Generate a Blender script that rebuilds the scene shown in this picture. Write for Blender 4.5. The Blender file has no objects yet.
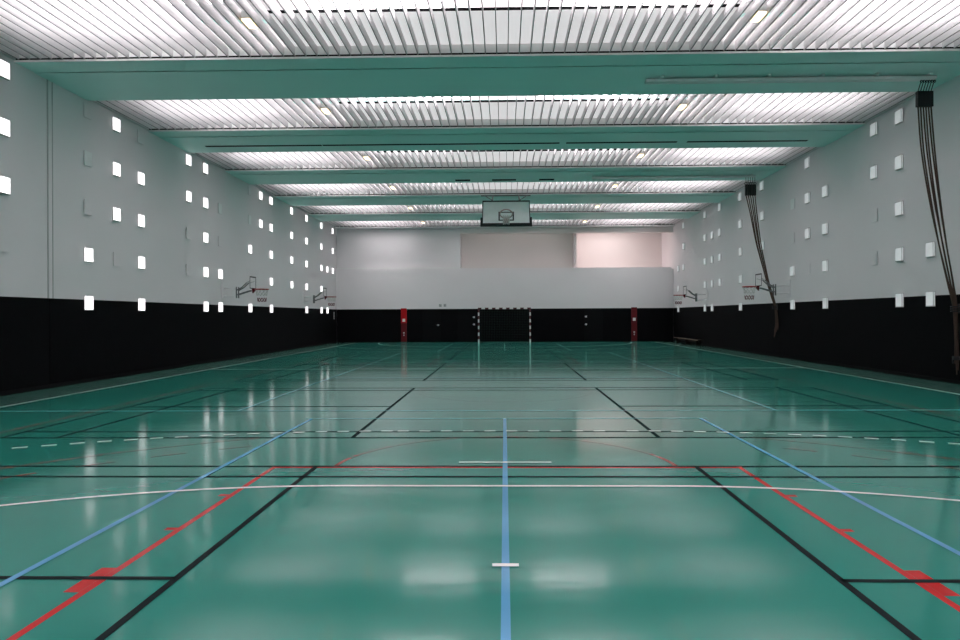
import bpy, math, random
from mathutils import Matrix, Vector
random.seed(7)
scene = bpy.context.scene
COL = scene.collection
PI = math.pi

# ------------------------------------------------------------------ helpers
def _nodes(m):
    m.use_nodes = True
    return m.node_tree.nodes, m.node_tree.links, m.node_tree.nodes['Principled BSDF']

def mat(name, col, rough=0.6, metal=0.0, spec=0.5, var=0.06, scale=6.0, emit=None, estr=0.0, bump=0.0):
    """Principled surface with a little procedural variation in colour and roughness."""
    m = bpy.data.materials.new(name)
    N, L, b = _nodes(m)
    b.inputs['Roughness'].default_value = rough
    b.inputs['Metallic'].default_value = metal
    b.inputs['Specular IOR Level'].default_value = spec
    tc = N.new('ShaderNodeTexCoord')
    nz = N.new('ShaderNodeTexNoise'); nz.inputs['Scale'].default_value = scale; nz.inputs['Detail'].default_value = 4
    L.new(tc.outputs['Object'], nz.inputs['Vector'])
    mx = N.new('ShaderNodeMix'); mx.data_type = 'RGBA'
    a = [max(0, c * (1 - var)) for c in col]; d = [min(1, c * (1 + var)) for c in col]
    mx.inputs[6].default_value = (*a, 1); mx.inputs[7].default_value = (*d, 1)
    L.new(nz.outputs['Fac'], mx.inputs[0]); L.new(mx.outputs[2], b.inputs['Base Color'])
    if emit:
        b.inputs['Emission Color'].default_value = (*emit, 1)
        b.inputs['Emission Strength'].default_value = estr
    if bump:
        bp = N.new('ShaderNodeBump'); bp.inputs['Strength'].default_value = bump; bp.inputs['Distance'].default_value = 0.01
        L.new(nz.outputs['Fac'], bp.inputs['Height']); L.new(bp.outputs['Normal'], b.inputs['Normal'])
    return m

def floor_paint(name, col, rough=0.105, var=0.07, spec=0.42):
    """Glossy sealed sports-floor paint: low ripples that run across the hall, soft roughness changes."""
    m = bpy.data.materials.new(name)
    N, L, b = _nodes(m)
    tc = N.new('ShaderNodeTexCoord')
    mp = N.new('ShaderNodeMapping'); mp.inputs['Scale'].default_value = (0.32, 2.1, 1.0)
    L.new(tc.outputs['Object'], mp.inputs['Vector'])
    n1 = N.new('ShaderNodeTexNoise'); n1.inputs['Scale'].default_value = 2.2; n1.inputs['Detail'].default_value = 2.5
    L.new(mp.outputs['Vector'], n1.inputs['Vector'])
    mp3 = N.new('ShaderNodeMapping'); mp3.inputs['Scale'].default_value = (0.25, 1.1, 1.0)
    L.new(tc.outputs['Object'], mp3.inputs['Vector'])
    n2 = N.new('ShaderNodeTexNoise'); n2.inputs['Scale'].default_value = 1.3; n2.inputs['Detail'].default_value = 5
    L.new(mp3.outputs['Vector'], n2.inputs['Vector'])
    mx = N.new('ShaderNodeMix'); mx.data_type = 'RGBA'
    mx.inputs[6].default_value = (*[c * (1 - var) for c in col], 1)
    mx.inputs[7].default_value = (*[min(1, c * (1 + var)) for c in col], 1)
    L.new(n2.outputs['Fac'], mx.inputs[0]); L.new(mx.outputs[2], b.inputs['Base Color'])
    rr = N.new('ShaderNodeMapRange'); rr.inputs['To Min'].default_value = rough - 0.03; rr.inputs['To Max'].default_value = rough + 0.04
    L.new(n2.outputs['Fac'], rr.inputs['Value']); L.new(rr.outputs['Result'], b.inputs['Roughness'])
    mp4 = N.new('ShaderNodeMapping'); mp4.inputs['Scale'].default_value = (1.3, 11.0, 1.0)
    L.new(tc.outputs['Object'], mp4.inputs['Vector'])
    n4 = N.new('ShaderNodeTexNoise'); n4.inputs['Scale'].default_value = 1.0; n4.inputs['Detail'].default_value = 2.0
    L.new(mp4.outputs['Vector'], n4.inputs['Vector'])
    bq = N.new('ShaderNodeBump'); bq.inputs['Strength'].default_value = FLOOR_BUMP2; bq.inputs['Distance'].default_value = 0.01
    L.new(n4.outputs['Fac'], bq.inputs['Height'])
    bp = N.new('ShaderNodeBump'); L.new(bq.outputs['Normal'], bp.inputs['Normal']); bp.inputs['Strength'].default_value = FLOOR_BUMP; bp.inputs['Distance'].default_value = 0.01
    L.new(n1.outputs['Fac'], bp.inputs['Height']); L.new(bp.outputs['Normal'], b.inputs['Normal'])
    b.inputs['Specular IOR Level'].default_value = spec
    return m

class MB:
    """Collects shapes and links them as ONE mesh object."""
    def __init__(s): s.v = []; s.f = []; s.mi = []; s.sm = []
    def box(s, x0, x1, y0, y1, z0, z1, mi=0, skip=()):
        n = len(s.v)
        s.v += [(x0,y0,z0),(x1,y0,z0),(x1,y1,z0),(x0,y1,z0),(x0,y0,z1),(x1,y0,z1),(x1,y1,z1),(x0,y1,z1)]
        F = {'b':(0,3,2,1),'t':(4,5,6,7),'-y':(0,1,5,4),'+x':(1,2,6,5),'+y':(2,3,7,6),'-x':(3,0,4,7)}
        for k, q in F.items():
            if k in skip: continue
            s.f.append(tuple(n+i for i in q)); s.mi.append(mi); s.sm.append(False)
        return s
    def poly(s, pts, mi=0):
        n = len(s.v); s.v += [tuple(p) for p in pts]
        s.f.append(tuple(range(n, n+len(pts)))); s.mi.append(mi); s.sm.append(False); return s
    def tube(s, pts, r, n=8, mi=0, cap=True, closed=False):
        pts = [Vector(p) for p in pts]; m = len(pts); base = len(s.v)
        up = None
        for i, p in enumerate(pts):
            if closed: t = pts[(i+1) % m] - pts[i-1]
            else: t = pts[min(i+1, m-1)] - pts[max(i-1, 0)]
            t.normalize()
            if up is None:
                up = Vector((0,0,1)) if abs(t.z) < 0.9 else Vector((1,0,0))
            a = t.cross(up)
            if a.length < 1e-6: a = t.orthogonal()
            a.normalize(); b = a.cross(t); b.normalize(); up = b
            ri = r[i] if isinstance(r, (list, tuple)) else r
            for k in range(n):
                c = 2*PI*k/n
                s.v.append(tuple(p + a*math.cos(c)*ri + b*math.sin(c)*ri))
        for i in range(m if closed else m-1):
            j = (i+1) % m
            for k in range(n):
                k2 = (k+1) % n
                s.f.append((base+i*n+k, base+i*n+k2, base+j*n+k2, base+j*n+k)); s.mi.append(mi); s.sm.append(True)
        if cap and not closed:
            s.f.append(tuple(base+k for k in reversed(range(n)))); s.mi.append(mi); s.sm.append(False)
            s.f.append(tuple(base+(m-1)*n+k for k in range(n))); s.mi.append(mi); s.sm.append(False)
        return s
    def ring(s, c, R, r, seg=24, n=6, M=None, mi=0):
        pts = []
        for i in range(seg):
            a = 2*PI*i/seg
            p = Vector((R*math.cos(a), R*math.sin(a), 0))
            if M: p = M @ p
            pts.append(Vector(c) + p)
        return s.tube(pts, r, n, mi, closed=True)
    def xf(s, M):
        s.v = [tuple(M @ Vector(p)) for p in s.v]; return s
    def build(s, name, mats, parent=None, loc=None, bevel=0.0):
        me = bpy.data.meshes.new(name)
        me.from_pydata(s.v, [], s.f)
        for m in (mats if isinstance(mats, (list, tuple)) else [mats]): me.materials.append(m)
        me.polygons.foreach_set('material_index', s.mi)
        me.polygons.foreach_set('use_smooth', s.sm)
        me.validate(); me.update()
        o = bpy.data.objects.new(name, me); COL.objects.link(o)
        if parent: o.parent = parent
        if loc is not None: o.location = loc
        if bevel:
            b = o.modifiers.new('edge', 'BEVEL'); b.width = bevel; b.segments = 2; b.limit_method = 'ANGLE'
        return o

def tag(o, label=None, cat=None, group=None, kind=None):
    if label: o['label'] = label
    if cat: o['category'] = cat
    if group: o['group'] = group
    if kind: o['kind'] = kind
    return o

def thing(name, label, cat, loc, group=None, rz=0.0):
    o = bpy.data.objects.new(name, None); COL.objects.link(o)
    o.empty_display_size = 0.1
    o.location = loc; o.rotation_euler = (0, 0, rz)
    return tag(o, label, cat, group)

def copy_tree(o, parent=None):
    c = o.copy(); COL.objects.link(c)
    if parent: c.parent = parent
    for ch in [x for x in bpy.data.objects if x.parent == o]: copy_tree(ch, c)
    return c

ORD = ['first','second','third','fourth','fifth','sixth','seventh','eighth','ninth','tenth','eleventh','twelfth','thirteenth','fourteenth','fifteenth']

# ------------------------------------------------------------------ dimensions (metres; x across, y into the hall, z up)
XL, XR = -10.27, 10.23
YN, YB = -1.2, 40.98
HD = 2.03                 # black dado
ZF = 7.0                  # underside of the slats
ZU = 6.95                 # underside of the beams
PER, BW = 5.31, 2.50
BY = [13.93 + PER*(k-1) for k in range(-1, 6)]     # front faces of the beams
FLOOR_BUMP = 0.075
FLOOR_BUMP2 = 0.022
SKY = 4.2

# ------------------------------------------------------------------ materials
M = {}
M['wall']   = mat('pale grey wall paint', (.80,.77,.785), .7, var=.03, scale=.8)
M['wallb']  = mat('back wall paint', (.80,.77,.785), .7, var=.03, scale=.8)
M['warm']   = mat('warm white gallery paint', (.80,.745,.73), .75, var=.03, scale=.8)
M['dado']   = mat('black wall lining', (.004,.004,.005), .85, spec=.08, var=.25, scale=3)
M['beam']   = mat('white beam with painted green bounce', (.60,.88,.83), .5, var=.02, scale=.7)  # green bounce from the floor is put into the white beams' colour
M['slat']   = mat('white slat acrylic', (.82,.80,.81), .5, var=.03, scale=9)
_m = M['slat']; _N, _L = _m.node_tree.nodes, _m.node_tree.links
_tr = _N.new('ShaderNodeBsdfTranslucent'); _tr.inputs['Color'].default_value = (.82,.80,.81,1)
_mx = _N.new('ShaderNodeMixShader'); _mx.inputs[0].default_value = .28
_L.new(_N['Principled BSDF'].outputs[0], _mx.inputs[1]); _L.new(_tr.outputs[0], _mx.inputs[2])
_L.new(_mx.outputs[0], _N['Material Output'].inputs['Surface'])
M['panel']  = mat('ceiling board with added glow', (.78,.75,.76), .7, var=.03, scale=2, emit=(1,.94,.96), estr=.36)  # emission added as fill around the slats; the board is no lamp
M['edge']   = mat('slat edge with painted shade', (.22,.23,.23), .5)  # slat undersides coloured dark to stand for their shade
M['slab']   = mat('white roof slab', (.80,.78,.79), .7, var=.03, scale=2)
M['black']  = mat('matt black metal', (.012,.012,.014), .5, var=.2)
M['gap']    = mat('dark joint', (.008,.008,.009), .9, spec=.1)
M['sky']    = mat('skylight diffuser', (.9,.9,.9), .5, emit=(1,.94,.965), estr=SKY)
M['winL']   = mat('daylit frosted glazing', (.8,.8,.8), .3, emit=(1,.95,.96), estr=1.25)
M['winR']   = mat('dull daylit frosted glazing', (.72,.74,.74), .35, emit=(.95,.98,1), estr=.20)
M['sill']   = mat('grey window frame', (.45,.45,.45), .5)
M['cover']  = mat('pale grey cover board', (.86,.87,.87), .65)
M['court']  = floor_paint('sea green court paint', (.024,.225,.18))
M['apron']  = floor_paint('dull green apron paint', (.055,.15,.125), .2)
M['lw'] = floor_paint('white line paint', (.92,.93,.91)); M['lb'] = floor_paint('black line paint', (.020,.027,.029), .6, spec=0.0)
M['lr'] = floor_paint('red line paint', (.50,.020,.022), spec=.3); M['lworn'] = floor_paint('worn red line paint', (.36,.075,.07), var=.3)
M['lblue'] = floor_paint('light blue line paint', (.11,.345,.60)); M['lpale'] = floor_paint('pale blue line paint', (.33,.60,.68))
M['red']  = mat('red gloss panel', (.46,.004,.008), .5, spec=.2)
M['dred'] = mat('dark red panel', (.11,.006,.010), .5, spec=.2)
M['white']= mat('white enamel', (.80,.80,.79), .4)
M['band'] = mat('dark red band', (.075,.008,.010), .45)
M['net']  = mat('white cord', (.62,.62,.60), .8)
M['netd'] = mat('dark green cord', (.02,.035,.03), .9)
M['netr'] = mat('dull red cord', (.20,.07,.08), .8)
M['rim']  = mat('red hoop enamel', (.32,.02,.02), .4)
M['rimo'] = mat('faded rose hoop enamel', (.46,.33,.31), .4)
M['board']= mat('white backboard laminate', (.90,.93,.92), .35)
M['arm']  = mat('grey steel arm', (.16,.17,.17), .45, metal=.3)
M['arml'] = mat('light grey steel plate', (.5,.5,.5), .5)
M['rail'] = mat('pale grey track', (.80,.84,.83), .4)
M['rope'] = mat('brown hemp rope', (.07,.042,.030), .9, var=.4, scale=40, bump=.4)
M['clamp']= mat('black rubber sleeve', (.010,.009,.011), .6)
M['lampw']= mat('warm lamp lens', (.9,.8,.6), .3, emit=(1,.74,.42), estr=2.4)
M['wood'] = mat('dark stained bench board', (.015,.011,.010), .6, spec=.1, var=.3, scale=12)
M['woodt']= mat('worn bench edge', (.28,.20,.15), .45, var=.3, scale=12)
M['steel']= mat('brushed steel', (.6,.6,.6), .35, metal=.7)
M['door'] = mat('black door leaf', (.005,.005,.006), .8, spec=.1)

# acrylic for the small backboards
m = bpy.data.materials.new('clear acrylic'); m.use_nodes = True
N, L = m.node_tree.nodes, m.node_tree.links
N.clear()
o_ = N.new('ShaderNodeOutputMaterial'); t_ = N.new('ShaderNodeBsdfTransparent'); g_ = N.new('ShaderNodeBsdfGlossy'); x_ = N.new('ShaderNodeMixShader'); x_.inputs[0].default_value = .012
t_.inputs['Color'].default_value = (.992,.994,.994,1); g_.inputs['Roughness'].default_value = .08
L.new(t_.outputs[0], x_.inputs[1]); L.new(g_.outputs[0], x_.inputs[2]); L.new(x_.outputs[0], o_.inputs[0])
M['acr'] = m

# ------------------------------------------------------------------ floor and its markings
b = MB()
b.box(-9.0, 9.0, YN, YB, -.15, 0, 0)
b.box(XL, -9.0, YN, YB, -.15, 0, 1); b.box(9.0, XR, YN, YB, -.15, 0, 1)
floor = b.build('floor', [M['court'], M['apron']])
tag(floor, 'glossy sea green sports hall floor painted with court lines', 'floor', kind='structure')

W = .05
class Mark(MB):
    z = .001
    def seg(s, x0, y0, x1, y1, w=W):
        d = Vector((x1-x0, y1-y0)); d.normalize(); n = Vector((-d.y, d.x))*w/2
        z = s.z
        s.poly([(x0-n.x,y0-n.y,z),(x1-n.x,y1-n.y,z),(x1+n.x,y1+n.y,z),(x0+n.x,y0+n.y,z)])
    def hx(s, y, x0, x1, w=W): s.seg(x0, y, x1, y, w)
    def vy(s, x, y0, y1, w=W): s.seg(x, y1, x, y0, w)
    def arc(s, cx, cy, R, a0, a1, w=W, n=48, dash=None, off=0.0):
        a0, a1 = math.radians(a0), math.radians(a1)
        def piece(u, v, k):
            for i in range(k):
                p, q = u+(v-u)*i/k, u+(v-u)*(i+1)/k
                ri, ro = R-w/2, R+w/2
                s.poly([(cx+ri*math.cos(p),cy+ri*math.sin(p),s.z),(cx+ro*math.cos(p),cy+ro*math.sin(p),s.z),
                        (cx+ro*math.cos(q),cy+ro*math.sin(q),s.z),(cx+ri*math.cos(q),cy+ri*math.sin(q),s.z)])
        if not dash: piece(a0, a1, n); return
        on, gap = dash; t = a0 + off/R
        while t + on/R <= a1:
            piece(t, t+on/R, 2); t += (on+gap)/R
_mk = [0]
def mark(name, m, draw, label=None):
    k = Mark(); _mk[0] += 1; k.z = .0006 + .00022*_mk[0]
    draw(k); o = k.build(name, m, floor)
    o['kind'] = 'structure'
    if label: o['label'] = label
    return o

def sy(y, far): return 40.6 - y if far else y     # the hall's markings mirror about y = 20.3
# basketball (red), 26 x 14 m
YE0, YE1 = 1.25, 27.25
def d(k):
    k.vy(-6.97, YE0, YE1); k.vy(6.97, YE0, YE1); k.hx(YE0, -6.97, 6.97); k.hx(YE1, -6.97, 6.97)
mark('basketball_boundary_marking', M['lworn'], d, 'worn red basketball boundary line')
mark('basketball_center_circle_marking', M['lworn'], lambda k: k.arc(0, 14.25, 1.8, 0, 360, n=64), 'worn red center circle')
def key(far):
    e, s = (YE1, -1) if far else (YE0, 1)
    def d(k):
        for sg in (-1, 1):
            k.vy(2.44*sg, e, e+s*5.83)
            for y, w in ((1.8,.06),(3.75,.06),(4.7,.06)):
                k.seg(2.466*sg, e+s*y, 2.55*sg, e+s*y, w)
            k.seg(2.466*sg, e+s*2.78, 2.56*sg, e+s*2.78, .38)
        k.hx(e+s*5.80, -2.414, 2.414)
    mark('basketball_key_marking', M['lr'] if not far else M['lworn'], d, 'red basketball key at the %s end' % ('far' if far else 'near'))
    c = (0, e+s*5.8)
    mark('free_throw_circle_marking', M['lworn'], (lambda k: k.arc(c[0], c[1], 1.8, 0, 180)) if not far else (lambda k: k.arc(c[0], c[1], 1.8, 180, 360)), 'worn red free throw half circle')
    g = e+s*1.575
    a = (0,180) if not far else (180,360)
    def d(k):
        for u, v in ((a[0], a[0]+62), (a[1]-62, a[1])): k.arc(0, g, 6.75, u, v, n=40)
    mark('three_point_marking', M['lworn'], d, 'worn red three point arc')
    def d2(k):
        for u, v in ((a[0], a[0]+60), (a[1]-60, a[1])): k.arc(0, g, 6.23, u, v, dash=(.38,.36))
    mark('old_three_point_marking', M['lworn'], d2, 'worn dashed red arc inside the three point arc')
key(False); key(True)
# badminton courts, five across the hall (black)
for c in range(5):
    y0 = 1.0 + 7.78*c; y1 = y0 + 6.1
    def d(k, y0=y0, y1=y1):
        for y in (y0, y0+.46, y1-.46, y1): k.hx(y, -6.7, 6.7)
        for x in (6.68, 5.93, 2.0):
            k.vy(x, y0, y1); k.vy(-x, y0, y1)
        ym = (y0+y1)/2
        k.hx(ym, 2.0, 6.7); k.hx(ym, -6.7, -2.0)
    mark('badminton_court_marking', M['lb'], d, 'black badminton court lines, %s court from the camera' % ORD[c])
# volleyball (blue)
def d(k):
    for x in (-3.0, 0.0, 3.0): k.vy(x, 1.4, 10.42)
    k.hx(1.4, -9, 9)
mark('cross_volleyball_marking', M['lblue'], d, 'light blue attack and center lines in the foreground')
mark('volleyball_sideline_marking', M['lpale'], lambda k: k.hx(10.42, -3.1, 3.1), 'pale line closing the blue court')
def d(k):
    for x in (-3.0, 0.0, 3.0): k.vy(x, 30.2, 39.2)
    k.hx(30.2, -9, 9); k.hx(39.2, -9, 9)
mark('far_volleyball_marking', M['lpale'], d, 'pale blue lines of the far cross court')
def d(k):
    k.vy(-4.5, 11.28, 29.3); k.vy(4.5, 11.28, 29.3); k.hx(11.28, -9, 9); k.hx(29.3, -9, 9)
    k.hx(17.3, -4.5, 4.5); k.hx(23.3, -4.5, 4.5)
mark('main_volleyball_marking', M['lpale'], d, 'pale blue lines of the long middle court')
# handball (white)
def d(k):
    k.vy(-8.97, .3, 40.3); k.vy(8.97, .3, 40.3); k.hx(.3, -9, 9); k.hx(40.3, -9, 9); k.hx(20.3, -9, 9)
mark('handball_boundary_marking', M['lw'], d, 'thin white boundary and halfway line')
def hb(far):
    g = 40.3 if far else .3
    s = -1 if far else 1
    q0, q1 = ((0,90),(90,180)) if not far else ((270,360),(180,270))
    def d(k):
        k.hx(g+s*5.975, -1.5, 1.5)
        k.arc(1.5, g, 5.975, *q0); k.arc(-1.5, g, 5.975, *q1)
    mark('goal_area_marking', M['lw'], d, 'solid white goal area arc at the %s end' % ('far' if far else 'near'))
    def d(k):
        x = -1.5
        n = 10
        for i in range(n): k.hx(g+s*8.975, -1.5+.3*i+.02, -1.5+.3*i+.17, .07)
        if not far:
            k.arc(1.5, g, 8.975, 30, 90, .07, dash=(.16,.14), off=.07); k.arc(-1.5, g, 8.975, 90, 150, .07, dash=(.16,.14), off=.05)
        else:
            k.arc(1.5, g, 8.975, 270, 330, dash=(.16,.14)); k.arc(-1.5, g, 8.975, 210, 270, dash=(.16,.14))
    mark('free_throw_marking', M['lw'], d, 'dashed white free throw arc at the %s end' % ('far' if far else 'near'))
    mark('penalty_marking', M['lw'], lambda k: k.hx(g+s*6.99, -.5, .5), 'short white seven metre mark')
    mark('goalkeeper_marking', M['lw'], lambda k: k.hx(g+s*3.98, -.085, .085), 'tiny white goalkeeper mark across the blue line')
hb(False); hb(True)

# ------------------------------------------------------------------ walls
def side_wall(name, x, out, label):
    b = MB(); x2 = x + out*.3
    b.box(min(x,x2), max(x,x2), YN, YB+3.6, 0, 7.9)
    w = b.build(name, M['wall']); tag(w, label, 'wall', kind='structure')
    d = MB(); xi = x - out*.018
    ys = [YN, 14.97] + ([15.03] if out < 0 else []) + [YB]
    xg = x - out*.006; d.box(min(x,xg), max(x,xg), 14.955, 14.985, 0, HD)
    d.box(min(x,xi), max(x,xi), YN, 14.955, 0, HD); d.box(min(x,xi), max(x,xi), 14.985, YB-.02, 0, HD)
    o = d.build('dado', M['dado'], w); o['label'] = 'matt black wall lining'
    return w
wl = side_wall('wall_left', XL, -1, 'pale grey side wall without ropes, black lower lining, dotted with small windows')
wr = side_wall('wall_right', XR, 1, 'pale grey side wall behind the ropes, black lower lining, dotted with small windows')
# vertical joint in the left wall
b = MB()
b.box(XL, XL+.014, 14.93, 14.965, HD, 7.2); b.box(XL, XL+.010, 15.10, 15.122, HD, 7.2)
tag(b.build('trim_1', M['sill']), 'narrow vertical joint running up the pale wall', 'trim', kind='structure')
# low kick joint at the foot of the linings
for i, (x, s) in enumerate(((XL, 1), (XR, -1))):
    b = MB(); xa, xb = sorted((x+s*.018, x+s*.032))
    b.box(xa, xb, YN, YB-.02, 0, .09)
    tag(b.build('baseboard_left' if i == 0 else 'baseboard_right', M['gap']), 'black skirting along the %s wall' % ('windowed side' if i == 0 else 'rope side'), 'baseboard', kind='structure')

# back wall: black lining, projecting grey parapet band, upper wall with an open gallery
b = MB()
b.box(XL-.3, XR+.3, YB, YB+.3, 0, 4.40)                           # behind the lining
b.box(XL-.3, -2.69, YB+.12, YB+.42, 4.40, 7.9)                    # upper wall
b.box(-2.69-.3, -2.69, YB+.42, YB+3.3, 4.3, 7.9)                  # gallery side
wb = b.build('wall_back', M['wallb']); tag(wb, 'pale grey end wall with an open gallery above', 'wall', kind='structure')
d = MB(); d.box(XL+.02, XR-.02, YB-.018, YB, 0, HD); o = d.build('dado', M['dado'], wb); o['label'] = 'matt black wall lining'
d = MB(); d.box(XL, 10.09, YB-.05, YB+.15, HD, 4.50); o = d.build('parapet', M['wallb'], wb); o['label'] = 'plain grey band below the gallery'
d = MB(); d.box(XL, -2.69, YB+.02, YB+.12, 4.50, 4.56); d.build('ledge', M['white'], wb)
g = MB()
g.box(-2.69, XR+.3, YB+.02, YB+.32, 6.62, 7.9)                    # lintel over the gallery
g.box(-2.69, XR, YB+.32, YB+3.3, 4.25, 4.40)                       # gallery floor
g.box(-2.99, XR+.3, YB+3.0, YB+3.3, 4.40, 7.9)                    # gallery back wall
g.box(4.30, 4.42, YB+.33, YB+3.0, 4.40, 7.2)                      # partition
g.box(-2.69, XR, YB+.3, YB+3.3, 7.2, 7.35)                        # gallery ceiling
g.box(-2.69, 4.30, YB+1.2, YB+1.3, 4.40, 7.2)                     # nearer wall in the middle bay
tag(g.build('wall_gallery', M['warm']), 'warm white walls inside the open gallery above the parapet', 'wall', kind='structure')
b = MB(); b.box(XL-.3, XR+.3, YN-.3, YN, 0, 7.9)
tag(b.build('wall_near', M['wall']), 'pale grey end wall behind the camera', 'wall', kind='structure')

# small proud windows; True = glazed, False = blind cover, 2 = blind cover with a paler board
RZ = [1.95, 3.13, 4.31, 5.50, 6.68]
RN = ['lowest row', 'second row from the bottom', 'middle row', 'second row from the top', 'top row']
LW = [(13.64, {1:0, 2:1, 3:1, 4:1}), (16.44, {0:1, 1:1, 2:0, 3:2, 4:0}), (17.65, {1:0, 2:1, 3:1, 4:1}),
      (18.85, {0:1, 1:1, 2:1, 3:1, 4:0}), (21.71, {1:0, 2:0, 3:1, 4:1}), (22.95, {0:1, 1:1, 2:1, 3:1, 4:1}),
      (24.14, {0:1, 1:1, 2:0, 3:2}), (26.98, {0:1, 2:1, 3:2, 4:0}), (28.18, {3:1, 4:1}), (29.43, {0:1, 1:1, 2:1, 3:1, 4:1}),
      (32.29, {1:1, 2:1, 3:1, 4:1}), (34.72, {0:1, 1:1, 2:1, 3:1, 4:1}), (37.55, {0:1, 1:1, 2:1, 3:1, 4:1}), (38.80, {0:1, 2:1}), (40.05, {2:1, 3:1, 4:1})]
RW = [(16.38, {0:1, 1:1, 2:0}), (17.64, {0:1, 1:1, 2:1, 3:1, 4:1}), (18.83, {1:0, 2:0, 3:1, 4:1}), (21.66, {0:1, 1:1, 2:1, 3:1}),
      (22.90, {1:0, 2:1, 3:1, 4:1}), (24.09, {0:1, 1:1, 2:0, 3:2}), (26.89, {2:1, 3:1, 4:1}), (29.35, {0:1, 1:1, 2:1, 3:1, 4:1}),
      (32.15, {1:1, 2:1, 3:1, 4:1}), (33.33, {0:1, 1:1, 2:1, 3:1}), (34.51, {0:1, 1:1, 2:1, 3:1, 4:1}), (38.58, {2:1, 3:1, 4:1}), (39.75, {0:1, 1:1, 2:1})]
wn = [0]
def wall_windows(cols, x, s, glass, where):
    HY, HZ, D = .148, .18, .045
    fr = MB()                                                     # shallow frame: top, bottom and back
    xs = sorted((0, s*D)); xb = sorted((0, s*.008))
    fr.box(xs[0], xs[1], -HY, HY, -HZ, -HZ+.018); fr.box(xs[0], xs[1], -HY, HY, HZ-.012, HZ)
    fr.box(xb[0], xb[1], -HY, HY, -HZ+.018, HZ-.012)
    xm = sorted((s*(D-.004), s*(D+.001))); fr.box(xm[0], xm[1], -HY, -HY+.014, -HZ+.018, HZ-.012)
    fo = fr.build('window_proto', M['sill'])
    pn = MB(); xp = sorted((s*.008, s*(D-.004)))
    pn.box(xp[0], xp[1], -HY+.004, HY-.004, -HZ+.018, HZ-.012)
    po = pn.build('pane', glass)
    def cover(m):
        c = MB(); xc = sorted((0, s*.018)); c.box(xc[0], xc[1], -HY, HY, -HZ, HZ)
        return c.build('cover_proto', m)
    cv = {0: cover(M['wall']), 2: cover(M['cover'])}
    for ci, (y, rows) in enumerate(cols):
        for r, st in sorted(rows.items()):
            wn[0] += 1
            if st == 1:
                o = fo.copy(); COL.objects.link(o)
                p = po.copy(); COL.objects.link(p); p.parent = o
                lab = 'small bright square window, %s column from the camera %s, %s' % (ORD[ci], where, RN[r])
            else:
                o = cv[st].copy(); COL.objects.link(o)
                lab = 'square blind window cover, %s column from the camera %s, %s' % (ORD[ci], where, RN[r])
            o.name = 'window_%d' % wn[0]
            o.location = (x, y-.06, RZ[r])
            tag(o, lab, 'window', kind='structure')
    for o in [po, fo] + list(cv.values()): bpy.data.objects.remove(o)
wall_windows(LW, XL+.018, 1, M['winL'], 'opposite the ropes')
wall_windows(RW, XR-.018, -1, M['winR'], 'on the rope wall')

# ------------------------------------------------------------------ ceiling: slab, beams, skylights, boards, slatted grilles
b = MB(); b.box(XL-.3, XR+.3, YN-.3, YB+.1, 7.78, 7.95)
tag(b.build('ceiling', M['slab']), 'white roof slab above the slatted ceiling', 'ceiling', kind='structure')
BN = ['behind the camera', 'over the camera', 'nearest visible beam', 'second visible beam', 'third visible beam', 'fourth visible beam', 'fifth visible beam']
beams = []
for k, y in enumerate(BY):
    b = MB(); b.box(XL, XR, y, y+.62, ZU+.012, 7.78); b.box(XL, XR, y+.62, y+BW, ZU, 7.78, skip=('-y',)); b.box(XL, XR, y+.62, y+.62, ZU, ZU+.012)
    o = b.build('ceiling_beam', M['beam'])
    tag(o, 'broad flat white beam box with painted green bounce spanning the ceiling, ' + BN[k], 'beam', kind='structure')
    l = MB(); l.box(XL, XR, y-.02, y, ZU+.004, ZU+.045); l.build('lip', M['white'], o)
    l = MB(); l.box(XL, XR, y-.006, y, ZU+.045, ZU+.085); l.build('painted_shadow_gap', M['gap'], o)  # black strip painted in for the unlit gap above the lip
    l = MB(); l.box(XL, XR, y-.004, y, ZU+.085, 7.70); l.box(XL, XR, y+BW, y+BW+.004, ZU+.04, 7.70); l.build('plenum_lining', M['white'], o)
    l = MB(); l.box(XL, XR, y+BW, y+BW+.02, ZU+.004, ZU+.04); l.build('rear_lip', M['white'], o)
    beams.append(o)
# slots in the undersides
for x0, x1 in ((-9.36,-5.69), (-5.66,1.73), (1.94,5.36), (5.67,9.36)):
    l = MB(); l.box(x0, x1, 20.88, 21.02, ZU-.004, ZU); o = l.build('slot', M['gap'], beams[3]); o['label'] = 'long black slot'
for x0, x1 in ((-1.92,-1.33), (-.465,.48), (1.385,1.98)):
    l = MB(); l.box(x0, x1, 26.41, 26.69, ZU-.004, ZU); o = l.build('slot', M['gap'], beams[4]); o['label'] = 'short black slot'
b = MB(); b.box(XL, XR, 40.48, YB+.02, 6.95, 7.78); o = b.build('trim_2', M['wallb'])
tag(o, 'narrow pale bulkhead where the ceiling meets the end wall', 'trim', kind='structure')
l = MB(); l.box(XL, XR, 40.472, 40.48, 6.995, 7.035); l.build('painted_shadow_gap', M['gap'], o)  # black strip drawn as the shade in the bulkhead gap
l = MB(); l.box(XL, XR, 40.46, 40.48, 6.954, 6.995); l.build('lip', M['white'], o)

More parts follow.
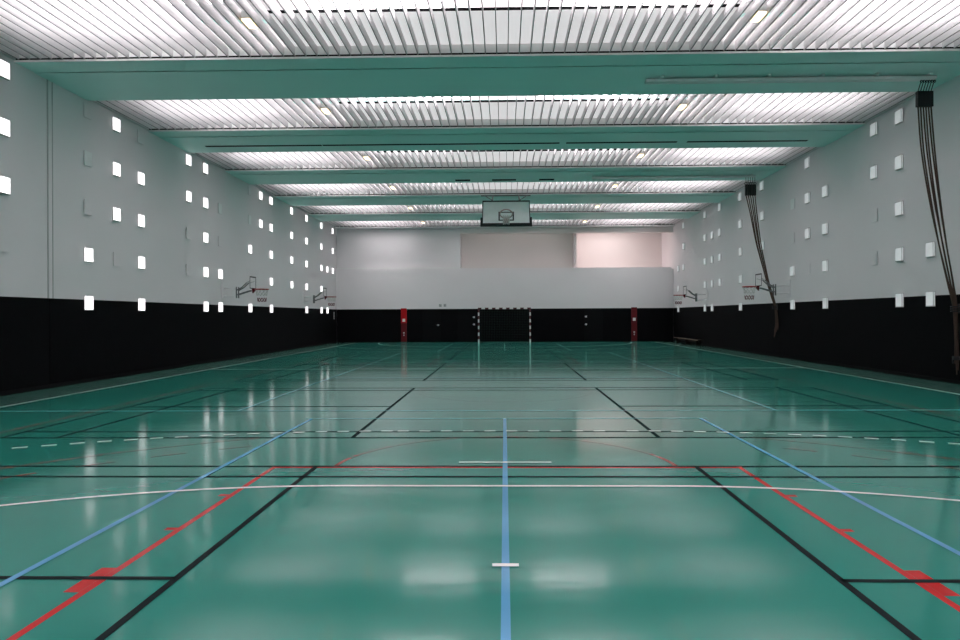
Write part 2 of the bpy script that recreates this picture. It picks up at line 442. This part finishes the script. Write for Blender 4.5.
ends = BY + [40.48]
starts = [YN] + [y+BW for y in BY]
GN = ['in the bay behind the camera', 'in the bay above the camera', 'before the nearest beam',
      'between the first and second visible beams', 'between the second and third visible beams', 'between the third and fourth visible beams',
      'between the fourth and fifth visible beams', 'in the last bay at the end wall']
PITCH = .233
for k in range(len(ends)):
    y0, y1 = starts[k], ends[k]
    if k == 0: y0 = max(y0, YN+.02)
    # skylights in the roof slab
    for q, (x0, x1) in enumerate(((-8.7,-5.5), (-3.6,-1.15), (1.0,3.6), (5.5,8.7))):
        wn[0] += 1
        ya, yc = (y0+.25, y1-.85) if abs(x0+x1) > 8 else (y0+.06, y1-.25)
        b = MB(); b.box(x0, x1, ya, yc, 7.72, 7.78)
        o = b.build('window_%d' % wn[0], M['sky']); tag(o, 'bright rooflight, %s from the wall opposite the ropes, %s' % (ORD[q], GN[k]), 'rooflight', group='rooflights behind the slats', kind='structure')
        f = MB()
        for y in (ya+(yc-ya)*.33, ya+(yc-ya)*.66): f.box(x0, x1, y-.02, y+.02, 7.70, 7.72)
        f.build('bar', M['sill'], o)
    # white board above the rear part of the bay
    yp = y1 - 1.56
    b = MB(); b.box(-4.45, 4.45, yp, y1, 7.215, 7.245)
    o = b.build('ceiling_panel', M['panel']); tag(o, 'plain white board above the slats ' + GN[k], 'ceiling panel', kind='structure')
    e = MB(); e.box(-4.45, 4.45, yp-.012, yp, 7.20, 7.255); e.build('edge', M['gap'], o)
    # the slats
    root = thing('ceiling_grille', 'white slatted ceiling grille ' + GN[k], 'ceiling grille', (0, y0, ZF))
    s = MB(); n = int((XR-XL-.1)/PITCH); xs0 = (XL+XR)/2 - PITCH*n/2
    for i in range(n+1):
        x = xs0 + i*PITCH
        s.box(x-.007, x+.007, .035, y1-y0-.02, .008, .20); s.box(x-.009, x+.009, .035, y1-y0-.02, 0, .008, 1)
    s.build('slats', [M['slat'], M['edge']], root)
    for xx in (XL+.006, XR-.046):
        r = MB(); r.box(xx, xx+.04, .022, y1-y0-.022, .0, .06); r.build('edge_rail', M['slat'], root)

# warm spot lamps tucked between the slats
def make_spot(x, y, label):
    t = thing('spotlight', label, 'spotlight', (x, y, 6.985), 'warm spotlights in the ceiling')
    b = MB(); b.box(-.085, .085, -.20, .20, .03, .16); b.build('housing', M['white'], t, bevel=.008)
    b = MB(); b.box(-.075, .075, -.19, .19, .0, .03); b.build('lens', M['lampw'], t, bevel=.006)
    b = MB(); b.tube([(0,0,.16),(0,0,.235)], .015); b.build('stem', M['arm'], t)
    return t
n_ = int((XR-XL-.1)/PITCH); xs0 = (XL+XR)/2 - PITCH*n_/2
def between(x): return xs0 + (math.floor((x-xs0)/PITCH)+.5)*PITCH
for k in range(2, len(ends)):
    for x, side in ((-4.68, 'opposite the ropes'), (4.70, 'on the rope side')):
        make_spot(between(x), ends[k]-1.60, 'warm spotlight %s, %s' % (side, GN[k]))

# ------------------------------------------------------------------ rope track and climbing ropes
def track(x0, x1, y, z0, z1, where):
    t = thing('rope_track', 'long pale track for climbing ropes under the ' + where, 'track', ((x0+x1)/2, y, z0))
    h = (x1-x0)/2
    b = MB(); b.box(-h, h, -.09, -.075, 0, z1-z0); b.box(-h, h, .075, .09, 0, z1-z0); b.box(-h, h, -.09, .09, z1-z0-.012, z1-z0)
    b.box(-h, h, -.03, .03, 0.0, .02)
    b.build('channel', M['rail'], t)
    for i in range(6):
        x = -h + .35 + i*(2*h-.5)/5
        b = MB(); b.box(x-.03, x+.03, -.16, .16, z1-z0, ZU-z0); b.build('bracket', M['rail'], t)
    return t
track(3.21, 9.64, 15.27, 6.83, 6.90, 'nearest visible beam')
track(3.40, 9.62, 26.0, 6.86, 6.92, 'third visible beam')

def spline(pts, n):
    P = [Vector(p) for p in pts]; out = []
    m = len(P)
    for i in range(m-1):
        p0, p1, p2, p3 = P[max(i-1,0)], P[i], P[i+1], P[min(i+2,m-1)]
        for j in range(n):
            t = j/n
            out.append(.5*((2*p1)+(p2-p0)*t+(2*p0-5*p1+4*p2-p3)*t*t+(3*p1-p0-3*p2+p3)*t**3))
    out.append(P[-1]); return out

def ropes(A, B, n, ytop, ztrack, zclamp, where, group, rad, hooks=False):
    for i in range(n):
        f = i/(n-1)
        pts = []
        for j, (a, c) in enumerate(zip(A, B)):
            p = Vector(a)*(1-f) + Vector(c)*f
            u = j/(len(A)-1)
            p.y += (random.random()-.5)*.05*u + (.03 if i % 2 else -.03)*min(1, u*2.2)
            if j == len(A)-1: p.z += random.random()*.25
            p.x = min(p.x, XR-.05)
            pts.append(p)
        base = pts[-1].copy()
        path = [p - base for p in spline(pts, 6)]
        r = [rad*(1.0 if q < .96 else .8) for q in [k/(len(path)-1) for k in range(len(path))]]
        b = MB(); b.tube(path, r, 8)
        o = b.build('climbing_rope', M['rope'], None, base)
        tag(o, 'brown climbing rope, %s from the hall side in the bundle %s' % (ORD[i], where), 'rope', group)
        top = pts[0] - base
        c = MB(); w = .030
        c.box(top.x-w, top.x+w, top.y-.05, top.y+.05, top.z-.02, top.z+zclamp)
        c.build('sleeve', M['clamp'], o, bevel=.008)
        h = MB(); z0 = top.z+zclamp; z1 = ztrack - base.z
        h.tube([(top.x, top.y, z0), (top.x, ytop-base.y, z1)], .009)
        if hooks: h.ring((top.x, top.y, z0+.04), .05, .012, 14, 6, Matrix.Rotation(PI/2, 3, 'X'))
        else: h.ring((top.x, ytop-base.y, z1-.03), .026, .008, 12, 5, Matrix.Rotation(PI/2, 3, 'X'))
        h.build('trolley', M['clamp'], o)
A1 = [(9.356, 15.4, 6.287), (9.406, 15.379, 5.288), (9.565, 15.357, 4.156), (9.747, 15.336, 3.139), (9.953, 15.314, 2.238), (10.05, 15.293, 1.721), (10.08, 15.271, 1.005), (10.077, 15.25, 0.225)]
B1 = [(9.646, 15.4, 6.284), (9.717, 15.379, 5.285), (9.832, 15.357, 4.154), (9.959, 15.336, 3.138), (10.08, 15.314, 2.238), (10.12, 15.293, 1.721), (10.13, 15.271, 0.893), (10.11, 15.25, 0.30)]
ropes(A1, B1, 6, 15.27, 6.83, .33, 'nearest the camera', 'near bundle of climbing ropes', .017)
A2 = [(9.274, 26.0, 6.182), (9.406, 25.9, 5.4), (9.572, 25.8, 4.319), (9.757, 25.7, 3.474), (9.903, 25.6, 2.787), (10.04, 25.5, 2.217), (10.11, 25.4, 1.84), (10.10, 25.3, 1.206), (9.997, 25.2, 0.614)]
B2 = [(9.616, 26.0, 6.179), (9.652, 25.9, 5.398), (9.76, 25.8, 4.242), (9.87, 25.7, 3.473), (9.978, 25.6, 2.786), (10.10, 25.5, 2.217), (10.15, 25.4, 1.84), (10.16, 25.3, 1.392), (10.127, 25.2, 0.91)]
ropes(A2, B2, 5, 26.0, 6.86, .40, 'by the far rope-side hoop', 'far bundle of climbing ropes', .022, hooks=True)
# straps that hold the bundles to the wall
def strap(loc, R, label, ox):
    t = thing('rope_strap', label, 'strap', loc)
    b = MB()
    for dz in (-.05, 0, .05): b.ring((0,0,dz), R, .016, 20, 6)
    b.build('loop', M['clamp'], t)
    b = MB(); b.tube([(R,0,0),(ox,0,.03)], .014); b.box(ox-.02, ox, -.06, .06, -.10, .12); b.build('wall_hook', M['clamp'], t)
strap((10.085,15.29,1.70), .075, 'black strap tying the near rope bundle to the wall', XR-.018-10.085)
strap((10.11,25.40,1.86), .085, 'black strap tying the far rope bundle to the wall', XR-.018-10.11)
t = thing('rope_tie', 'dark cord knotted round the near rope bundle close to the floor', 'cord', (10.095,15.265,.60))
b = MB()
for dz in (-.03,0,.03): b.ring((0,0,dz), .07, .014, 18, 6)
b.build('coil', M['clamp'], t)
b = MB(); b.tube([(-.07,0,0),(-.10,-.02,-.05),(-.09,-.02,-.12)], .012); b.build('tail', M['clamp'], t)

# ------------------------------------------------------------------ basketball
def net_mesh(R0, R1, H, n, rows, z0, r, z_lo=0.0, z_hi=1.0):
    b = MB()
    def P(i, q):
        a = 2*PI*i/n; rr = R0 + (R1-R0)*(q**.7)
        return (rr*math.cos(a), rr*math.sin(a), z0 - H*q)
    qs = [q/rows for q in range(rows+1)]
    for i in range(n):
        for sgn in (.5, -.5):
            pts = [P(i + sgn*j, q) for j, q in enumerate(qs) if z_lo-1e-6 <= q <= z_hi+1e-6]
            b.tube(pts, r, 4)
    return b

def small_hoop(loc, sgn, label, n):
    """Wall mounted practice hoop; +x is away from the wall for sgn = 1."""
    t = thing('wall_basketball_hoop', label, 'basketball hoop', loc, 'folding practice hoops on the side walls', 0 if sgn > 0 else PI)
    bx = 1.07            # board face from the wall
    b = MB(); b.box(0, .03, -.22, .22, -.36, .26); b.build('wall_plate', M['wall'], t, bevel=.004)
    for y in (-.10, .10):
        a = MB(); a.tube([(.03,y,.04),(.50,y,.02)], .020); a.build('upper_arm', M['wall'], t)
        a = MB(); a.tube([(.03,y,-.24),(.50,y,-.25)], .020); a.build('lower_arm', M['wall'], t)
        a = MB(); a.tube([(.50,y,-.32),(.50,y,.09)], .026); a.build('post', M['arm'], t)
        a = MB(); a.tube([(.50,y,-.04),(.70,y,.07),(.88,y,.24)], .022); a.build('folding_arm', M['arm'], t)
        a = MB(); a.tube([(.50,y,-.20),(.92,y,-.07),(1.05,y,-.04)], .018); a.build('folding_arm', M['arm'], t)
        a = MB(); a.tube([(.88,y,.24),(1.05,y*2.2,.30)], .014); a.build('stay', M['arml'], t)
    b = MB(); b.box(bx-.02, bx-.004, -.60, .60, -.17, .73); b.build('backboard', M['acr'], t, bevel=.004)
    f = MB()                                              # target rectangle painted on the acrylic
    f.box(bx-.003, bx+.003, -.295, .295, .425, .470); f.box(bx-.003, bx+.003, -.295, .295, .02, .05)
    for y in (-.285, .285): f.box(bx-.003, bx+.003, y-.018, y+.018, .05, .425)
    f.build('target_square', M['black'], t)
    m = MB(); m.box(bx-.003, bx+.10, -.10, .10, -.03, .03); m.poly([(bx-.003,-.06,-.03),(bx+.09,-.06,-.03),(bx-.003,-.06,-.14)]); m.poly([(bx-.003,.06,-.03),(bx-.003,.06,-.14),(bx+.09,.06,-.03)]); m.poly([(bx-.003,-.06,-.14),(bx+.09,-.06,-.03),(bx+.09,.06,-.03),(bx-.003,.06,-.14)]); m.build('hoop_mount', M['dred'], t)
    r = MB(); r.ring((bx+.10+.23,0,0), .235, .020, 28, 8); r.build('rim', M['rim'], t)
    nu = net_mesh(.225, .14, .45, 10, 6, 0, .0075, 0, .5).xf(Matrix.Translation((bx+.33,0,-.01))).build('net', M['net'], t)
    nl = net_mesh(.225, .14, .45, 10, 6, 0, .009, .66, 1.0).xf(Matrix.Translation((bx+.33,0,-.01))).build('net_hem', M['netr'], nu); nl['label'] = 'red lower part of the net'
    return t
small_hoop((XL+.001, 24.46, 2.60), 1, 'practice hoop on the wall opposite the ropes, the one nearer the camera', 0)
small_hoop((XL+.001, 34.36, 2.60), 1, 'practice hoop on the wall opposite the ropes, near the far corner', 1)
small_hoop((XR-.001, 24.46, 2.60), -1, 'practice hoop beside the far rope bundle', 2)
small_hoop((XR-.001, 34.36, 2.60), -1, 'practice hoop on the rope wall near the far corner', 3)

# big suspended backboard, folded up under the ceiling, tilted skywards
TH = math.radians(34)
t = thing('suspended_basketball_hoop', 'large white backboard folded up under the ceiling in the hall center', 'basketball hoop', (.085, 26.0, 5.16))
R = Matrix.Rotation(-TH, 4, 'X')      # board local: x width, -y towards the camera, z up the board
def bb(): return MB()
BH, HW = 1.16, .90
b = bb(); b.box(-HW, HW, 0, .03, 0, BH); b.xf(R).build('backboard', M['board'], t)
b = bb()
b.box(-HW-.035, HW+.035, -.012, .05, BH-.03, BH+.035); 
for s in (-1, 1): b.box(min(s*HW, s*(HW+.035)), max(s*HW, s*(HW+.035)), -.012, .05, -.02, BH)
b.xf(R).build('border', M['black'], t)
b = bb(); b.box(-HW-.10, HW+.10, -.03, .07, -.115, .0)
for s in (-1, 1): b.box(min(s*(HW+.036), s*(HW+.10)), max(s*(HW+.036), s*(HW+.10)), -.03, .07, 0, .30)
b.xf(R).build('edge_padding', M['clamp'], t, bevel=.015)
b = bb()
z0, z1 = .14, .60
for a in ((-.30,.30,z0,z0+.05), (-.30,.30,z1-.05,z1), (-.30,-.25,z0,z1), (.25,.30,z0,z1)): b.box(a[0], a[1], -.006, -.001, a[2], a[3])
b.xf(R).build('target_square', M['black'], t)
b = bb(); b.box(-.10, .10, -.16, 0, .02, .15); b.xf(R).build('hoop_mount', M['rimo'], t, bevel=.01)
b = bb(); b.ring((0, -.16-.235, .13), .24, .024, 30, 8); b.xf(R).build('rim', M['rimo'], t)
c = R @ Vector((0, -.30, .13))
b = net_mesh(.13, .12, .34, 10, 4, 0, .010).xf(Matrix.Translation(c)).build('net', M['net'], t)
top = R @ Vector((0, .05, BH-.1)); low = R @ Vector((0, .05, .2))
b = bb()
for x in (-.62, .62):
    a0 = R @ Vector((x, .05, BH-.1)); a1 = R @ Vector((x, .05, .15))
    b.tube([a0, a1], .03)
    b.tube([a0, (x*.9, 3.6, 1.72)], .024); b.tube([a1, (x*.9, 3.6, 1.72)], .024)
    b.tube([(x*.9, 3.6, 1.72), (x*.9, 4.0, 1.79)], .03)
b.tube([R @ Vector((-.62,.05,BH-.1)), R @ Vector((.62,.05,BH-.1))], .025)
b.tube([R @ Vector((-.62,.05,.15)), R @ Vector((.62,.05,.15))], .025)
b.build('hanging_frame', M['arm'], t)
b = bb()
for s in (-1, 1): b.tube([top + Vector((s*.30,0,0)), (s*.95, 3.92, 1.78)], .020)
b.box(-1.1, 1.1, 3.88, 4.1, 1.775, 1.79)
b.build('brace', M['arm'], t)

# ------------------------------------------------------------------ far handball goal
GX = -.005
t = thing('handball_goal', 'handball goal with banded posts standing at the far end wall', 'goal', (GX, 40.3, 0))
def banded(name, horiz, x=0.0):
    n = 8 if horiz else 10
    root_b = MB(); band_b = MB()
    if horiz:
        Ltot = 3.16; n = 15
        for i in range(n):
            x0, x1 = -1.58+Ltot*i/n, -1.58+Ltot*(i+1)/n
            dark = i % 2 == 0
            e = .006 if dark else 0
            (band_b if dark else root_b).box(x0, x1, -.04-e, .04+e, 2.0-e, 2.08+e)
    else:
        n = 10
        for i in range(n):
            z0, z1 = 2.0*i/n, 2.0*(i+1)/n
            dark = i % 2 == 1
            e = .001 if dark else 0
            (band_b if dark else root_b).box(x-.04-e, x+.04+e, -.04-e, .04+e, z0, z1)
    o = root_b.build(name, M['white'], t)
    p = band_b.build('bands', M['band'], o); p['label'] = 'dark red bands'
banded('post', False, -1.54); banded('post', False, 1.54); banded('crossbar', True)
b = MB()
for x in (-1.54, 1.54):
    b.tube([(x,.04,2.03),(x,.30,2.0),(x,.56,.03)], .016)
    b.tube([(x,.04,.02),(x,.56,.03)], .016)
b.tube([(-1.54,.56,.03),(1.54,.56,.03)], .016); b.tube([(-1.54,.30,2.0),(1.54,.30,2.0)], .012)
b.build('net_frame', M['netd'], t)
b = MB()
def yb(z): return .30+.26*(2.0-z)/1.97
for i in range(31):
    x = -1.5+.1*i; b.tube([(x,.04,2.0),(x,.29,1.98),(x,.55,.04)], .004, 4)
for j in range(20):
    z = .06+.1*j; b.tube([(-1.52,.03,z),(-1.52,yb(z)-.01,z),(1.52,yb(z)-.01,z),(1.52,.03,z)], .004, 4)
b.build('net', M['netd'], t)

# ------------------------------------------------------------------ end wall fittings
def red_panel(x, m, label):
    t = thing('equipment_panel', label, 'wall panel', (x, YB-.018, 0), 'tall red panels on the end wall')
    b = MB(); b.box(-.175, .175, -.05, 0, 1.17, HD+.05); b.build('upper_panel', m, t, bevel=.01)
    b = MB(); b.box(-.175, .175, -.05, 0, .02, 1.165); b.build('lower_panel', M['dred'], t, bevel=.01)['label'] = 'dark red lower panel'
    b = MB(); b.box(-.085, .085, -.056, -.05, 1.26, 1.44); b.build('sign', M['white'], t)
    b = MB(); b.box(-.045, .045, -.056, -.05, .54, .62); b.box(-.03, .03, -.056, -.05, .40, .48); b.build('marks', M['arml'], t)
    b = MB(); b.box(-.175, .175, -.058, -.05, .03, .10); b.build('kick_plate', M['dred'], t)
red_panel(-6.13, M['red'], 'bright red wall panel with white sign, left of the goal by the blank wall')
red_panel(7.85, M['dred'], 'darker red wall panel with white sign, on the rope side of the goal')

dn = 0
for (x0, x1, hx, hz, label) in ((-5.0,-3.9,-4.03,(1.05,), 'black flush door between the bright red panel and the goal'),
                                (-2.85,-1.76,-1.85,(1.52,1.08), 'black flush door right beside the goal'),
                                (4.86,5.96,4.95,(1.53,1.06), 'black flush door between the goal and the darker red panel')):
    dn += 1
    b = MB(); b.box(x0, x1, YB-.038, YB-.018, .01, 2.0)
    o = b.build('door_%d' % dn, M['door'], bevel=.004); tag(o, label, 'door', kind='structure')
    for z in hz:
        h = MB(); h.box(hx-.05, hx+.05, YB-.046, YB-.038, z-.05, z+.05); h.tube([(hx, YB-.046, z), (hx, YB-.085, z)], .012)
        h.tube([(hx-.09, YB-.085, z), (hx+.05, YB-.085, z)], .012)
        h.build('handle', M['steel'], o)

# small pictogram plates over the door
for x, z, kind, lab in ((-3.90, 2.24, 0, 'tiny square grey pictogram sign above the door, farther from the goal'), (-3.62, 2.25, 1, 'tiny narrow grey pictogram sign above the door, nearer the goal')):
    t = thing('pictogram_sign', lab, 'sign', (x, YB-.05, z))
    b = MB(); b.box(-.085, .085, -.008, 0, -.09, .09); b.build('plate', M['arml'], t)
    b = MB()
    if kind == 0: b.box(-.06, .06, -.011, -.008, -.05, -.01); b.box(-.06, .0, -.011, -.008, .01, .06)
    else: b.box(-.05, -.02, -.011, -.008, -.07, .06); b.box(.0, .03, -.011, -.008, -.07, .02); b.box(.0, .05, -.011, -.008, .04, .06)
    b.build('pictogram', M['arm'], t)
t = thing('notice_plate', 'narrow pale notice plate on the black lining in the far corner opposite the ropes', 'notice', (XL+.018, 40.3, 1.64))
b = MB(); b.box(0, .012, -.10, .10, -.20, .22); b.build('plate', M['arml'], t)
b = MB(); b.box(.012, .014, -.07, .07, .02, .16); b.box(.012, .014, -.07, .07, -.14, -.06); b.build('print', M['arm'], t)

# low bench by the rope-side wall
t = thing('gym_bench', 'low dark wooden bench along the rope wall in the far corner', 'bench', (9.90, 36.6, 0))
b = MB(); b.box(-.14, .14, -2.4, 2.4, .29, .33); b.build('seat', M['wood'], t, bevel=.008)
b = MB(); b.box(-.152, -.14, -2.4, 2.4, .295, .33); b.build('seat_edge', M['woodt'], t)
b = MB(); b.box(-.03, .03, -2.3, 2.3, .17, .29); b.build('beam', M['wood'], t)
for y in (-2.0, 0, 2.0):
    b = MB(); b.box(-.13, .13, y-.04, y+.04, .0, .29); b.build('leg', M['wood'], t, bevel=.006)

# ------------------------------------------------------------------ lights: the rooflights and windows glow; a lamp inside the gallery's far bay, added fill in its middle bay
def area(name, loc, sx, sy_, power, col, rot=(0,0,0)):
    l = bpy.data.lights.new(name, 'AREA'); l.shape = 'RECTANGLE'; l.size = sx; l.size_y = sy_; l.energy = power; l.color = col
    o = bpy.data.objects.new(name, l); COL.objects.link(o); o.location = loc; o.rotation_euler = rot; return o
area('gallery_lamp_and_fill', (6.6, YB+1.5, 7.15), 3.0, .5, 42, (1,.90,.905))
area('gallery_lamp_and_fill', (.8, YB+.45, 7.10), 5.5, .2, 4.5, (1,.90,.87))  # unseen fill light added to brighten the gallery's middle bay
w = bpy.data.worlds.new('World'); scene.world = w; w.use_nodes = True
w.node_tree.nodes['Background'].inputs[0].default_value = (.6,.65,.7,1); w.node_tree.nodes['Background'].inputs[1].default_value = .3

# ------------------------------------------------------------------ camera
cam = bpy.data.cameras.new('camera'); co = bpy.data.objects.new('camera', cam); COL.objects.link(co)
cam.sensor_width = 36; cam.lens = 673.32/960*36
cam.shift_x = -10.57/960; cam.shift_y = -4.0/960
cam.clip_start = .02; cam.clip_end = 200
co.matrix_world = Matrix.Translation((0,0,1.5873)) @ Matrix.Rotation(.0206,4,'Z') @ Matrix.Rotation(PI/2,4,'X') @ Matrix.Rotation(-.0043,4,'Z')
scene.camera = co

scene.view_settings.view_transform = 'Standard'; scene.view_settings.look = 'None'
scene.view_settings.gamma = 1; scene.view_settings.use_curve_mapping = False
scene.view_settings.exposure = 0.6
scene.cycles.use_denoising = True
scene.cycles.max_bounces = 8; scene.cycles.diffuse_bounces = 6; scene.cycles.glossy_bounces = 4
scene.cycles.sample_clamp_indirect = 6
